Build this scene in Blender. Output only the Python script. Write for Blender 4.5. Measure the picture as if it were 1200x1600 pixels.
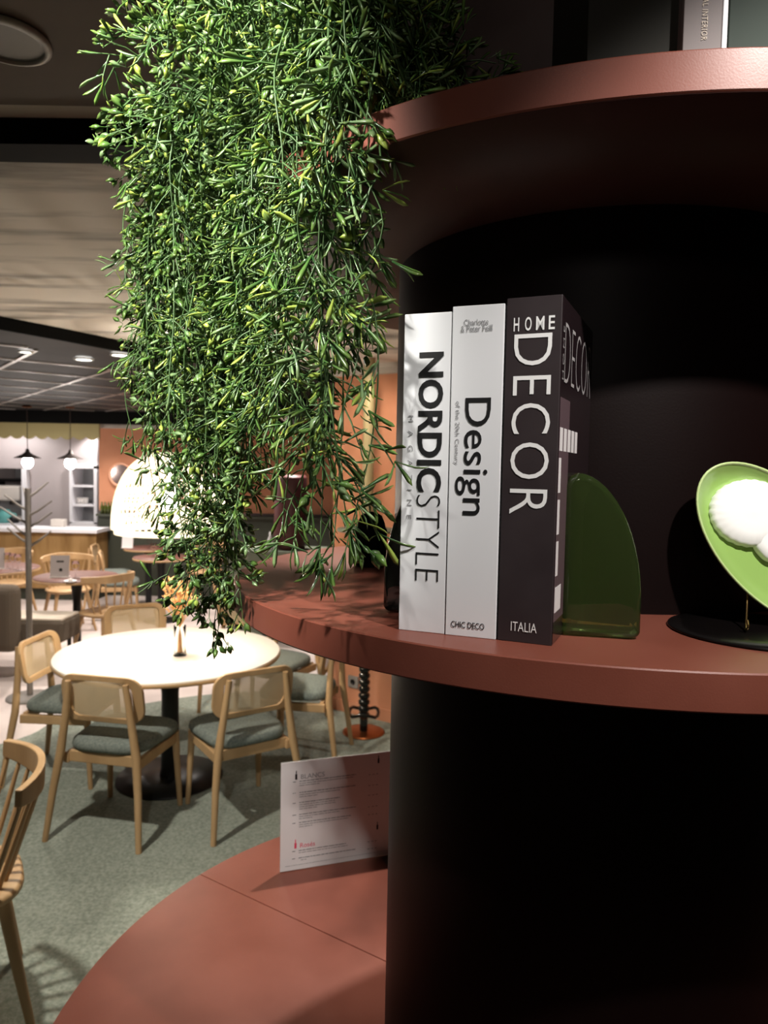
import bpy, math, random
import numpy as np
from mathutils import Vector, Matrix
R = math.radians
sc = bpy.context.scene
for o in list(bpy.data.objects): bpy.data.objects.remove(o)
col = sc.collection

# ------------------------------------------------------------------ camera
F, PIT, ROL, CAMZ = 1123.4, -0.0603, -0.0188, 1.82
def _rot(v):
    c, s = math.cos(ROL), math.sin(ROL)
    v = (c*v[0]+s*v[2], v[1], -s*v[0]+c*v[2])
    c, s = math.cos(PIT), math.sin(PIT)
    return Vector((v[0], c*v[1]-s*v[2], s*v[1]+c*v[2]))
def ray(px, py): return _rot(((px-600)/F, 1.0, -(py-800)/F))
def atD(px, py, d):                       # pixel + distance along y -> world point
    v = ray(px, py); return Vector((0, 0, CAMZ)) + v*(d/v.y)
def atH(px, py, h):                       # pixel + height over the floor -> world point
    v = ray(px, py); return Vector((0, 0, CAMZ)) + v*((h-CAMZ)/v.z)
cam = bpy.data.objects.new('camera', bpy.data.cameras.new('camera')); col.objects.link(cam)
rx, uy, bz = _rot((1, 0, 0)), _rot((0, 0, 1)), -_rot((0, 1, 0))
cam.matrix_world = Matrix(((rx.x, uy.x, bz.x, 0), (rx.y, uy.y, bz.y, 0), (rx.z, uy.z, bz.z, CAMZ), (0, 0, 0, 1)))
cam.data.sensor_fit = 'VERTICAL'; cam.data.sensor_height = 36; cam.data.sensor_width = 27
cam.data.lens = 36*F/1600
cam.data.clip_start = .02
cam.data.dof.use_dof = True; cam.data.dof.focus_distance = .68; cam.data.dof.aperture_fstop = 11
sc.camera = cam

# ------------------------------------------------------------------ world, lights, exposure
w = bpy.data.worlds.new('world'); sc.world = w; w.use_nodes = True
w.node_tree.nodes['Background'].inputs[0].default_value = (1, .93, .86, 1)
w.node_tree.nodes['Background'].inputs[1].default_value = .010
sc.view_settings.view_transform = 'Standard'; sc.view_settings.look = 'None'
sc.view_settings.gamma = 1; sc.view_settings.exposure = 0.08
sc.view_settings.use_curve_mapping = False
def spot(name, loc, target, power, angle, blend=.35, color=(1, .93, .84), radius=.03):
    l = bpy.data.lights.new(name, 'SPOT'); l.energy = power; l.spot_size = R(angle); l.spot_blend = blend
    l.color = color; l.shadow_soft_size = radius
    o = bpy.data.objects.new(name, l); col.objects.link(o); o.location = loc
    o.rotation_euler = (Vector(target)-Vector(loc)).to_track_quat('-Z', 'Y').to_euler(); return o
def point(name, loc, power, color=(1, .9, .78), radius=.04):
    l = bpy.data.lights.new(name, 'POINT'); l.energy = power; l.color = color; l.shadow_soft_size = radius
    o = bpy.data.objects.new(name, l); col.objects.link(o); o.location = loc; return o
spot('plant_spotlight', (-.43, .20, 2.50), (-.25, .85, 2.00), 110, 53, .5, (1, .97, .9), .03)
spot('book_spotlight', (.46, .06, 2.50), (.36, .62, 1.68), 50, 60, .6, (1, .95, .9), .015)
spot('front_fill', (-.25, -.9, 2.48), (.12, .8, 2.22), 8, 46, .8, (1, .94, .88), .08)  # added fill that lifts the upper shelf, foliage and column top
spot('base_shelf_spotlight', (.06, 1.84, 2.50), (-.12, 1.28, .97), 82, 50, .35, (1, .90, .80), .02)
spot('carpet_spotlight', (-1.5, 2.4, 2.48), (-1.35, 2.95, 0), 170, 100, .6, (1, .93, .82), .04)
spot('orange_wall_spotlight', (-.15, 4.3, 2.48), (-.05, 5.35, 1.0), 30, 110, .6, (1, .88, .72), .05)
for i, (lx, ly, p) in enumerate([(-3.4, 7.4, 190), (-2.0, 7.6, 170), (-4.6, 6.0, 150), (-2.6, 5.4, 110), (-3.4, 9.0, 120), (-.9, 7.6, 160)]):
    spot('room_downlight', (lx, ly, 2.46), (lx, ly, 0), p, 130, .7, (1, .9, .82), .06)
spot('kitchen_fill', (-5.3, 9.75, 2.3), (-5.3, 10.35, 1.4), 34, 140, .6, (1, .95, .92), .06)  # added lamp that brightens the kitchen back wall
spot('niche_downlight', (-4.05, 10.1, 2.3), (-4.05, 10.36, 1.5), 45, 120, .5, (1, .95, .92), .04)
point('dome_lamp_bulb', (-1.215, 4.08, 1.62), 290, (1, .91, .78), .07)

# ------------------------------------------------------------------ materials
MATS = {}
def mat(name, color, rough=.5, metal=0., spec=.5, emit=None, estr=0, trans=0, ior=1.45, coat=0, sss=0):
    m = bpy.data.materials.new(name); m.use_nodes = True
    b = m.node_tree.nodes['Principled BSDF']
    b.inputs['Base Color'].default_value = (*color, 1); b.inputs['Roughness'].default_value = rough
    b.inputs['Metallic'].default_value = metal; b.inputs['Specular IOR Level'].default_value = spec
    b.inputs['Transmission Weight'].default_value = trans; b.inputs['IOR'].default_value = ior
    b.inputs['Coat Weight'].default_value = coat
    if emit: b.inputs['Emission Color'].default_value = (*emit, 1); b.inputs['Emission Strength'].default_value = estr
    if sss: b.inputs['Subsurface Weight'].default_value = sss
    MATS[name] = m; return m
def noisy(m, c1, c2, scale=5, detail=4, stretch=(1, 1, 1), lo=.35, hi=.65, bump=0, bscale=None, coord='Object', rough=None):
    nt = m.node_tree; N = nt.nodes; L = nt.links; b = N['Principled BSDF']
    tc = N.new('ShaderNodeTexCoord'); mp = N.new('ShaderNodeMapping'); mp.inputs['Scale'].default_value = stretch
    no = N.new('ShaderNodeTexNoise'); no.inputs['Scale'].default_value = scale; no.inputs['Detail'].default_value = detail
    cr = N.new('ShaderNodeValToRGB'); cr.color_ramp.elements[0].position = lo; cr.color_ramp.elements[1].position = hi
    cr.color_ramp.elements[0].color = (*c1, 1); cr.color_ramp.elements[1].color = (*c2, 1)
    L.new(tc.outputs[coord], mp.inputs[0]); L.new(mp.outputs[0], no.inputs['Vector'])
    L.new(no.outputs['Fac'], cr.inputs[0]); L.new(cr.outputs[0], b.inputs['Base Color'])
    if rough:
        r2 = N.new('ShaderNodeMapRange'); r2.inputs['To Min'].default_value = rough[0]; r2.inputs['To Max'].default_value = rough[1]
        L.new(no.outputs['Fac'], r2.inputs['Value']); L.new(r2.outputs[0], b.inputs['Roughness'])
    if bump:
        n2 = N.new('ShaderNodeTexNoise'); n2.inputs['Scale'].default_value = bscale or scale*4; n2.inputs['Detail'].default_value = 3
        bp = N.new('ShaderNodeBump'); bp.inputs['Strength'].default_value = bump; bp.inputs['Distance'].default_value = .002
        L.new(mp.outputs[0], n2.inputs['Vector']); L.new(n2.outputs['Fac'], bp.inputs['Height']); L.new(bp.outputs[0], b.inputs['Normal'])
    return m
M = MATS
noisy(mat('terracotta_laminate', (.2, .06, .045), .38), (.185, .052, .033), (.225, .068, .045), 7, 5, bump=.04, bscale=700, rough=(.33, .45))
noisy(mat('burgundy_laminate', (.012, .005, .005), .5, spec=.16), (.0038, .0012, .0011), (.0058, .0018, .0016), 3, 4, bump=.05, bscale=400)
noisy(mat('carpet', (.2, .23, .19), .95, spec=.1), (.17, .195, .16), (.31, .335, .285), 75, 8, lo=.3, hi=.7, bump=1.0, bscale=150)
noisy(mat('pale_floor', (.6, .52, .48), .45), (.52, .44, .41), (.66, .58, .54), 2.5, 5)
noisy(mat('concrete', (.36, .33, .3), .85), (.17, .155, .14), (.58, .53, .47), 2.2, 8, (.5, 3.0, 1), .33, .50, bump=.3)  # brushed streaks in the colour, also standing in for cast light bands
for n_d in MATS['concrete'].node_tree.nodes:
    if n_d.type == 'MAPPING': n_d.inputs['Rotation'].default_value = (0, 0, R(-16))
noisy(mat('brown_plaster', (.1, .075, .055), .8), (.085, .064, .048), (.115, .088, .066), 3, 4)
noisy(mat('column_wrap', (.07, .045, .042), .42), (.05, .033, .031), (.1, .07, .066), 6, 5, bump=.3, bscale=60)
mat('underside_dark', (.055, .018, .014), .55, spec=.3)  # terracotta hue in a darker tone, for the shelf undersides
mat('black_paint', (.005, .005, .005), .8, spec=.1)
noisy(mat('dark_panel', (.02, .019, .02), .6, spec=.2), (.016, .015, .016), (.026, .024, .024), 3, 3)
mat('grid_metal', (.5, .47, .45), .35, .6)
noisy(mat('orange_wall', (.62, .25, .11), .8), (.52, .22, .12), (.58, .26, .145), 4, 5)
mat('green_wall', (.045, .05, .035), .7)
mat('cornice', (.5, .46, .41), .7)
mat('lilac_panel', (.42, .37, .37), .5)
mat('white_panel', (.8, .79, .82), .5)
mat('grey_interior', (.25, .25, .26), .5)
mat('valance_yellow', (.38, .32, .15), .7)
noisy(mat('counter_wood', (.36, .21, .07), .55), (.2, .105, .03), (.38, .225, .085), 2.2, 5, (3, 3, .6), .3, .6)
noisy(mat('chair_wood', (.55, .34, .16), .45), (.37, .225, .105), (.50, .325, .165), 9, 4, (1, 1, .15), .3, .7)
mat('cane', (.6, .47, .3), .6)
noisy(mat('seat_fabric', (.2, .22, .2), .95, spec=.1), (.13, .15, .135), (.2, .225, .2), 90, 3, bump=.5, bscale=400)
mat('white_tabletop', (.85, .8, .72), .35)
noisy(mat('red_brown_top', (.15, .05, .035), .5), (.10, .04, .03), (.14, .055, .04), 8, 4)
mat('black_metal', (.012, .012, .013), .35, .3)
mat('copper', (.42, .14, .05), .3, .9)
mat('taupe_fabric', (.13, .105, .08), .95, spec=.1)
mat('beige_fabric', (.5, .44, .36), .95, spec=.1)
mat('stand_grey', (.24, .22, .2), .5)
mat('menu_grey', (.36, .32, .3), .6)
mat('paper_white', (.72, .68, .68), .5)
mat('book_white', (.74, .75, .77), .36)
mat('page_paper', (.6, .57, .52), .9)
noisy(mat('book_black', (.03, .022, .024), .42), (.028, .02, .022), (.036, .027, .029), 20, 3)
mat('book_cover_dark', (.02, .012, .014), .14, coat=.3)
mat('print_black', (.008, .008, .009), .45)
mat('print_white', (.85, .85, .84), .45)
mat('cover_print_shaded', (.35, .33, .33), .4)  # white cover lettering, greyed here to carry the shade on that face
mat('print_grey', (.25, .25, .26), .5)
mat('print_mauve', (.11, .07, .08), .3)
mat('print_pink', (.7, .05, .12), .5)
mat('print_gold', (.6, .5, .38), .5)
mat('book_taupe', (.2, .17, .165), .6)
mat('book_olive', (.02, .019, .014), .65, spec=.25)
mat('book_green', (.05, .065, .055), .7, spec=.2)
def glass(name, c, dens, rough=.02, base=(1, 1, 1)):
    m = mat(name, base, rough, trans=1, ior=1.48)
    nt = m.node_tree; v = nt.nodes.new('ShaderNodeVolumeAbsorption')
    v.inputs[0].default_value = (*c, 1); v.inputs[1].default_value = dens
    nt.links.new(v.outputs[0], nt.nodes['Material Output'].inputs['Volume']); return m
mat('green_glass', (.34, .55, .16), .03, trans=.96, ior=1.45, coat=.2)
mat('black_disc', (.004, .003, .003), .28, spec=.4)
mat('clear_glass', (.97, .97, .97), .02, trans=1, ior=1.12)
mat('acrylic', (.9, .88, .88), .05, trans=.9, ior=1.15)
mat('black_glass', (.006, .007, .006), .04, coat=.5)
mat('plate_green', (.31, .5, .13), .22, coat=.4)
mat('plate_rim', (.55, .7, .3), .3, coat=.3)
mat('plate_white', (.95, .95, .92), .6)
mat('brass', (.5, .33, .13), .25, 1)
mat('bulb', (1, 1, 1), .5, emit=(1, .95, .9), estr=22)
mat('downlight_glow', (1, 1, 1), .5, emit=(1, .95, .88), estr=9)
mat('shade_metal', (.09, .075, .07), .4, .3)
mat('shade_inside', (.85, .83, .8), .5)
mat('lamp_ring', (.42, .42, .4), .5)
mat('lamp_lens', (.13, .14, .13), .3)
mat('mirror', (.55, .42, .4), .10, .85)
mat('pink_frame', (.75, .38, .24), .5)
mat('bottle_green', (.06, .075, .012), .15, coat=.3)
mat('turquoise', (.12, .38, .36), .4)
mat('machine_white', (.62, .57, .52), .5)
mat('dry_grass', (.75, .42, .17), .8)
mat('dark_red', (.07, .016, .016), .5)
mat('sage', (.17, .2, .15), .6)
mat('olive_pipe', (.36, .29, .15), .5)
# bamboo dome: woven translucent strips around a lit bulb
m = mat('bamboo', (.8, .62, .38), .7, emit=(1, .86, .62), estr=1.6)
# leaves: colour per leaf comes with the mesh
m = mat('leaf', (.1, .2, .05), .27, spec=.6)
nt = m.node_tree; a = nt.nodes.new('ShaderNodeAttribute'); a.attribute_name = 'tint'
nt.links.new(a.outputs['Color'], nt.nodes['Principled BSDF'].inputs['Base Color'])
nt.nodes['Principled BSDF'].inputs['Subsurface Weight'].default_value = 0
tr = nt.nodes.new('ShaderNodeBsdfTranslucent'); mx = nt.nodes.new('ShaderNodeMixShader'); mx.inputs[0].default_value = .18
nt.links.new(a.outputs['Color'], tr.inputs[0])
nt.links.new(nt.nodes['Principled BSDF'].outputs[0], mx.inputs[1]); nt.links.new(tr.outputs[0], mx.inputs[2])
nt.links.new(mx.outputs[0], nt.nodes['Material Output'].inputs[0])
mat('stem_green', (.06, .12, .035), .45)

# ------------------------------------------------------------------ mesh builder
class MB:
    def __init__(s): s.v = []; s.f = []; s.sm = []
    def add(s, vs, fs, smooth=False):
        n = len(s.v); s.v += [tuple(p) for p in vs]; s.f += [tuple(i+n for i in f) for f in fs]; s.sm += [smooth]*len(fs); return s
    def box(s, x0, x1, y0, y1, z0, z1, m=None):
        vs = [Vector((x, y, z)) for z in (z0, z1) for y in (y0, y1) for x in (x0, x1)]
        if m: vs = [m @ v for v in vs]
        return s.add(vs, [(0, 2, 3, 1), (4, 5, 7, 6), (0, 1, 5, 4), (2, 6, 7, 3), (0, 4, 6, 2), (1, 3, 7, 5)])
    def tube(s, pts, r, n=8, caps=True, flat=1.0, smooth=True):
        pts = [Vector(p) for p in pts]; rs = r if isinstance(r, (list, tuple)) else [r]*len(pts)
        vs = []; up = None
        for i, p in enumerate(pts):
            t = (pts[min(i+1, len(pts)-1)]-pts[max(i-1, 0)]).normalized()
            if up is None:
                up = Vector((0, 0, 1)) if abs(t.z) < .9 else Vector((0, 1, 0))
            a = t.cross(up).normalized(); b = a.cross(t).normalized(); up = b
            for k in range(n):
                th = 2*math.pi*k/n; vs.append(p + a*math.cos(th)*rs[i] + b*math.sin(th)*rs[i]*flat)
        fs = []
        for i in range(len(pts)-1):
            for k in range(n): fs.append((i*n+k, i*n+(k+1) % n, (i+1)*n+(k+1) % n, (i+1)*n+k))
        s.add(vs, fs, smooth)
        if caps: s.add([vs[k] for k in range(n)], [tuple(range(n))[::-1]]); s.add(vs[-n:], [tuple(range(n))])
        return s
    def lathe(s, prof, c=(0, 0, 0), n=32, smooth=True, caps=False):
        vs = [(c[0]+r*math.cos(2*math.pi*k/n), c[1]+r*math.sin(2*math.pi*k/n), c[2]+z) for r, z in prof for k in range(n)]
        fs = [(i*n+k, i*n+(k+1) % n, (i+1)*n+(k+1) % n, (i+1)*n+k) for i in range(len(prof)-1) for k in range(n)]
        s.add(vs, fs, smooth)
        if caps: s.add(vs[:n], [tuple(range(n))[::-1]]); s.add(vs[-n:], [tuple(range(n))])
        return s
    def prism(s, poly, z0, z1):
        n = len(poly); vs = [(x, y, z0) for x, y in poly]+[(x, y, z1) for x, y in poly]
        return s.add(vs, [tuple(range(n))[::-1], tuple(range(n, 2*n))]+[(k, (k+1) % n, n+(k+1) % n, n+k) for k in range(n)])
    def xf(s, m): s.v = [tuple(m @ Vector(p)) for p in s.v]; return s
    def mesh(s, name, material):
        me = bpy.data.meshes.new(name); me.from_pydata(s.v, [], s.f); me.validate()
        if len(me.polygons) == len(s.sm): me.polygons.foreach_set('use_smooth', s.sm)
        me.materials.append(MATS[material] if isinstance(material, str) else material); me.update(); return me
    def build(s, name, material, parent=None, bevel=0, shift=None, seg=2, subd=0):
        if shift is not None: s.v = [(x-shift[0], y-shift[1], z-shift[2]) for x, y, z in s.v]
        o = bpy.data.objects.new(name, s.mesh(name, material)); col.objects.link(o)
        if parent: o.parent = parent
        if subd:
            md = o.modifiers.new('s', 'SUBSURF'); md.levels = md.render_levels = subd
        if bevel:
            md = o.modifiers.new('b', 'BEVEL'); md.width = bevel; md.segments = seg; md.limit_method = 'ANGLE'; md.angle_limit = R(40)
            md.harden_normals = False
        return o
def tag(o, label=None, cat=None, group=None, kind=None):
    if label: o['label'] = label
    if cat: o['category'] = cat
    if group: o['group'] = group
    if kind: o['kind'] = kind
    return o
def thing(name, loc, rz=0, label=None, cat=None, group=None):
    o = bpy.data.objects.new(name, None); o.empty_display_size = .05; col.objects.link(o); o.location = loc; o.rotation_euler = (0, 0, rz)
    return tag(o, label, cat, group)
def kids(o): return [c for c in bpy.data.objects if c.parent == o]
def copy_tree(o, parent=None):
    c = o.copy(); col.objects.link(c)
    if parent: c.parent = parent
    for ch in kids(o): copy_tree(ch, c)
    return c
def place(o, x, y, rz, label, group=None, z=None):
    o.location = (x, y, o.location.z if z is None else z); o.rotation_euler = (0, 0, rz); o['label'] = label
    if group: o['group'] = group
    return o
def struct(name, mb, m, bevel=0): return tag(mb.build(name, m, None, bevel), kind='structure')
def crom(P, n=6):
    P = [Vector(p) for p in P]; Q = [P[0]*2-P[1]]+P+[P[-1]*2-P[-2]]; out = []
    for i in range(1, len(Q)-2):
        a, b, c, d = Q[i-1:i+3]
        for k in range(n):
            t = k/n; out.append(.5*((2*b)+(c-a)*t+(2*a-5*b+4*c-d)*t*t+(3*b-a-3*c+d)*t**3))
    return out+[P[-1]]
def text_mb(s, w, h, off=0.0, spacing=1.0, keep=False):
    """lettering as flat mesh, fitted into w x h, origin lower left, lying in x/z facing -y"""
    cu = bpy.data.curves.new('t', 'FONT'); cu.body = s; cu.offset = off; cu.space_character = spacing; cu.resolution_u = 4
    o = bpy.data.objects.new('t', cu); col.objects.link(o)
    me = bpy.data.meshes.new_from_object(o.evaluated_get(bpy.context.evaluated_depsgraph_get()))
    vs = [v.co.copy() for v in me.vertices]; fs = [tuple(p.vertices) for p in me.polygons]
    bpy.data.objects.remove(o); bpy.data.curves.remove(cu); bpy.data.meshes.remove(me)
    x0, x1 = min(v.x for v in vs), max(v.x for v in vs); y0, y1 = min(v.y for v in vs), max(v.y for v in vs)
    sx, sy = w/(x1-x0), h/(y1-y0)
    mb = MB(); mb.add([((v.x-x0)*sx, 0, (v.y-y0)*sy) for v in vs], fs); return mb

# ------------------------------------------------------------------ structure
struct('floor', MB().box(-7, 4, -2.6, 13, -.05, 0), 'pale_floor')
wa, wb = atH(516, 1107, 0), atH(640, 1136, 0); d = (wb-wa).normalized(); n_ = Vector((-d.y, d.x, 0))
we = wa+d*3.2
P = [atH(px, py, 0) for px, py in ((27, 1157), (93, 1128), (225, 1101), (323, 1087))]
edge = crom([(-3.6, 2.6, 0), (-2.95, 3.9, 0)]+[(p.x, p.y, 0) for p in P]+[(-.9, 5.7, 0), (-.45, 5.48, 0)], 5)
cp = MB().prism([(2.6, -1), (2.6, wa.y+.05+(2.6-wa.x)*d.y/d.x-.12), (wa.x-n_.x*.02, wa.y-n_.y*.02)]+[(p.x, p.y) for p in reversed(edge)]+[(-3.9, -1)], 0, .008)
tag(cp.build('carpet', 'carpet'), 'grey-green carpet with a curved edge under the white round table', 'carpet')
# near ceiling, beam, concrete vault and dark gridded ceiling
struct('ceiling', MB().box(-5, 4, -2.6, 1.50, 2.54, 2.60), 'brown_plaster')
b0, b1 = atH(0, 225, 2.50), atH(0, 281, 2.50); c0, c1 = atH(150, 215, 2.50), atH(150, 257, 2.50)
def ln(a, b, x): return a.y+(b.y-a.y)*(x-a.x)/(b.x-a.x)
struct('trim_1', MB().prism([(-4, b0.y+.25), (-.9, b0.y), (4, 1.5), (4, 1.68), (-.9, 1.68), (-4, 2.4)], 2.50, 2.62), 'black_paint')
rim = [(-4.2, 1.9), (-2.6, 2.75)]+[(atH(px, py, 2.49).x, atH(px, py, 2.49).y) for px, py in ((0, 515), (90, 531), (180, 548))]+[(-1.1, 4.85), (-.5, 5.6), (-.2, 6.2)]
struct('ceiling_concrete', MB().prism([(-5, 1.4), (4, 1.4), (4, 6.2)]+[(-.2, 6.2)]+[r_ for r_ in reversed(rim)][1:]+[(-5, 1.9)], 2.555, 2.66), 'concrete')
struct('ceiling_grid_panels', MB().prism([(-.2, 6.2), (1, 6.2), (1, 12.5), (-7, 12.5), (-7, 1.9)]+rim[:-1], 2.49, 2.72), 'dark_panel')
struct('trim_2', MB().add([p for x, y in rim for p in ((x, y, 2.488), (x+.012, y-.012, 2.56), (x+.012, y-.012, 2.488))],
       [(3*i, 3*i+3, 3*i+5, 3*i+2) for i in range(len(rim)-1)]+[(3*i+2, 3*i+5, 3*i+4, 3*i+1) for i in range(len(rim)-1)]), 'black_paint')
g = MB()
Rg = Matrix.Translation((-2.6, 7, 0)) @ Matrix.Rotation(R(38), 4, 'Z')
def in_far(x, y): return y < 9.3 and -6.5 < x < -.3 and y > 2.2 + max(0, (x+3.4))*1.55
for k in range(-12, 13):
    for ax in (0, 1):
        seg = []
        for j in range(-60, 61):
            q = Rg @ (Vector((k*.62, j*.1, 0)) if ax == 0 else Vector((j*.1, k*.62, 0)))
            if in_far(q.x, q.y): seg.append(j*.1)
        if len(seg) > 1:
            if ax == 0: g.box(k*.62-.014, k*.62+.014, seg[0], seg[-1], 2.482, 2.492, Rg)
            else: g.box(seg[0], seg[-1], k*.62-.014, k*.62+.014, 2.482, 2.492, Rg)
struct('trim_3', g, 'grid_metal')
struct('wall_back', MB().box(-7, 2, 11.2, 11.3, 0, 2.49), 'lilac_panel')
struct('wall_front', MB().box(-7, 4, -2.6, -2.5, 0, 2.66), 'cornice')
struct('wall_left', MB().box(-7, -6.9, -1.5, 11.3, 0, 2.66), 'lilac_panel')
# orange wall beyond the display unit
struct('wall_right', MB().prism([(wa.x, wa.y), (we.x, we.y), (we.x+n_.x*.15, we.y+n_.y*.15), (wa.x+n_.x*.15, wa.y+n_.y*.15)], 0, 2.485), 'orange_wall')
cn = MB()
for o_, z0, z1 in ((.03, 2.485, 2.52), (.05, 2.52, 2.555)):
    cn.prism([(wa.x-n_.x*o_, wa.y-n_.y*o_), (we.x-n_.x*o_, we.y-n_.y*o_), (we.x, we.y), (wa.x, wa.y)], z0, z1)
struct('trim_4', cn, 'cornice')
bb = MB().prism([(wa.x-n_.x*.012, wa.y-n_.y*.012), (we.x-n_.x*.012, we.y-n_.y*.012), (we.x, we.y), (wa.x, wa.y)], 0, .09)
struct('baseboard_right', bb, 'orange_wall')
# far orange wall with green wainscot, right of the counter
YW = 9.9
xl = atD(155, 800, YW).x
struct('wall_far', MB().box(xl, -.6, YW, YW+.1, 1.17, 2.30), 'orange_wall')
struct('wall_wainscot', MB().box(xl, -.6, YW-.04, YW+.1, 0, 1.10), 'green_wall')
struct('trim_5', MB().box(xl, -.6, YW-.12, YW+.1, 1.10, 1.13), 'green_wall')
struct('trim_6', MB().box(xl-2.6, -.6, YW-.02, YW+.1, 2.30, 2.49), 'cornice')
yb = 9.35
struct('trim_7', MB().box(-6.9, -.4, yb, yb+.1, 2.33, 2.49), 'black_paint')

# ------------------------------------------------------------------ kitchen counter bay
DC = 9.4
cl, cr_ = -6.2, atD(150, 820, DC).x
cz = 1.82-(826-722)/F*DC
ct = thing('service_counter', (-5, DC, 0), 0, 'wood-fronted service counter with a white worktop below the scalloped valance', 'counter')
MB().box(cl, cr_, DC, DC+.40, .16, cz-.045).build('front_panel', 'counter_wood', ct, shift=ct.location)
MB().box(cl, cr_-.03, DC+.06, DC+.38, 0, .16).build('plinth', 'green_wall', ct, shift=ct.location)
wt = MB().box(cl, cr_+.03, DC-.05, DC+.43, cz-.045, cz).build('worktop', 'white_panel', ct, shift=ct.location); wt['label'] = 'white worktop'
va = thing('scalloped_valance', (-5, 9.45, 2.1), 0, 'olive-yellow scalloped valance over the service counter', 'valance')
z1, z0 = 2.335, 1.82+(722-681)/F*9.45
mb = MB(); x = -6.4; sw = .165
xe = atD(155, 670, 9.45).x
while x < xe:
    x2 = min(x+sw, xe)
    pts = [(x, z1)]+[(x+(x2-x)*k/8, z0-.045*math.sin(math.pi*k/8)) for k in range(9)]+[(x2, z1)]
    n = len(pts)
    mb.add([(a_, 9.45, b_) for a_, b_ in pts]+[(a_, 9.48, b_) for a_, b_ in pts],
           [tuple(range(n)), tuple(range(n, 2*n))[::-1]]+[(k, n+k, n+(k+1) % n, (k+1) % n) for k in range(n)])
    x = x2
mb.build('scalloped_board', 'valance_yellow', va, shift=va.location)
# back wall of the kitchen
KY = 10.35
def kx(px, y=KY): return atD(px, 760, y).x
def kz(py, y=KY, px=80): return atD(px, py, y).z
struct('wall_kitchen', MB().box(kx(40), kx(112), KY, KY+.08, .9, 2.33).box(-6.9, kx(40), KY, KY+.08, kz(733), 2.33).box(kx(112), kx(152), KY, KY+.08, kz(728), 2.33), 'lilac_panel')
struct('trim_8', MB().box(kx(38), kx(46), KY-.08, KY+.1, .9, kz(733)), 'white_panel')
ni = thing('open_shelf_unit', ((kx(112)+kx(153))/2, KY, .95), 0, 'white open shelf niche at the right end of the kitchen', 'shelf unit')
s_ = ni.location
MB().box(kx(111), kx(115), KY-.06, KY+.35, .95, kz(727)).box(kx(149), kx(154), KY-.06, KY+.35, .95, kz(727)).box(kx(111), kx(154), KY-.06, KY+.35, kz(731), kz(724)).build('frame', 'white_panel', ni, shift=s_)
MB().box(kx(111), kx(154), KY+.33, KY+.36, .95, kz(727)).build('back_panel', 'grey_interior', ni, shift=s_)
for py in (758, 788):
    MB().box(kx(114), kx(150), KY-.03, KY+.33, kz(py)-.02, kz(py)+.01).build('shelf', 'white_panel', ni, shift=s_)
MB().box(kx(111), kx(154), KY-.06, KY+.35, .90, .97).build('shelf', 'white_panel', ni, shift=s_)
for k, px in enumerate((118, 123, 129)):
    gl = MB().lathe([(0.0, 0), (.03, 0), (.034, .09), (.03, .09), (.026, .006), (0, .006)], (kx(px), KY+.12, kz(788)+.01), 12)
    p0 = (kx(px), KY+.12, kz(788)+.01)
    o = gl.build('tumbler', 'shade_inside', shift=p0); o.location = p0
    tag(o, ['left', 'middle', 'right'][k]+' white tumbler of the row of three on the second niche shelf', 'tumbler', 'tumblers in the wall niche')
p0 = Vector((kx(121), 9.75, cz))
o = MB().box(-.09, .09, -.06, .06, 0, .10).build('napkin_box', 'machine_white', bevel=.01); o.location = p0
tag(o, 'small beige box on the worktop in front of the wall niche', 'box')
# open kitchen, left of the white post
struct('wall_kitchen_recess', MB().box(-6.9, kx(40), KY+.9, KY+1.0, .9, 2.3), 'grey_interior')
ks = thing('kitchen_shelf', (kx(15), KY+.6, kz(755)), 0, 'dark wall shelf in the open kitchen behind the counter', 'shelf')
MB().box(-.6, .38, -.2, .2, 0, .04).build('board', 'black_metal', ks)
for x in (-.5, .26): MB().box(x, x+.04, -.15, .15, -.12, 0).build('bracket', 'black_metal', ks)
o = MB().box(-.12, .12, -.1, .1, 0, .2).build('storage_tin', 'grey_interior', bevel=.015); o.location = (kx(8), KY+.6, kz(755)+.04)
tag(o, 'dark square tin on the kitchen wall shelf', 'tin')
cm = thing('coffee_machine', (kx(2), KY+.3, cz), 0, 'cream coffee machine on the worktop at the left edge', 'coffee machine')
MB().box(-.32, .22, -.22, .22, .30, .52).build('top_housing', 'machine_white', cm, bevel=.03)
MB().box(-.32, .22, .02, .22, .05, .30).build('back_housing', 'grey_interior', cm)
MB().box(-.34, .24, -.24, .24, 0, .07).build('drip_tray', 'machine_white', cm, bevel=.015)
for dx in (-.17, .05):
    MB().lathe([(.035, 0), (.04, .05), (0, .05)], (dx, -.1, .24), 12).build('group_head', 'black_metal', cm)
MB().box(-6.89, kx(36), KY-.35, KY+.6, .9, cz).build('kitchen_worktop', 'white_panel')
tag(bpy.data.objects['kitchen_worktop'], 'white back worktop in the open kitchen', 'worktop')
tc = thing('turquoise_jug', (kx(16), KY-.15, cz), 0, 'turquoise pot on the worktop beside the coffee machine', 'pot')
MB().lathe([(0, 0), (.08, 0), (.11, .06), (.1, .14), (.06, .17), (.065, .19)], n=20).build('body', 'turquoise', tc)
MB().tube(crom([(.1, 0, .13), (.15, 0, .12), (.15, 0, .06), (.1, 0, .04)]), .012).build('handle', 'turquoise', tc)
o = MB().lathe([(0, 0), (.07, 0), (.1, .05), (.09, .1), (0, .13)], n=18).build('black_bowl', 'black_metal'); o.location = (kx(30), KY-.15, cz); o.scale = (.8, .8, .8)
tag(o, 'black lidded bowl right of the turquoise pot', 'bowl')

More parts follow.
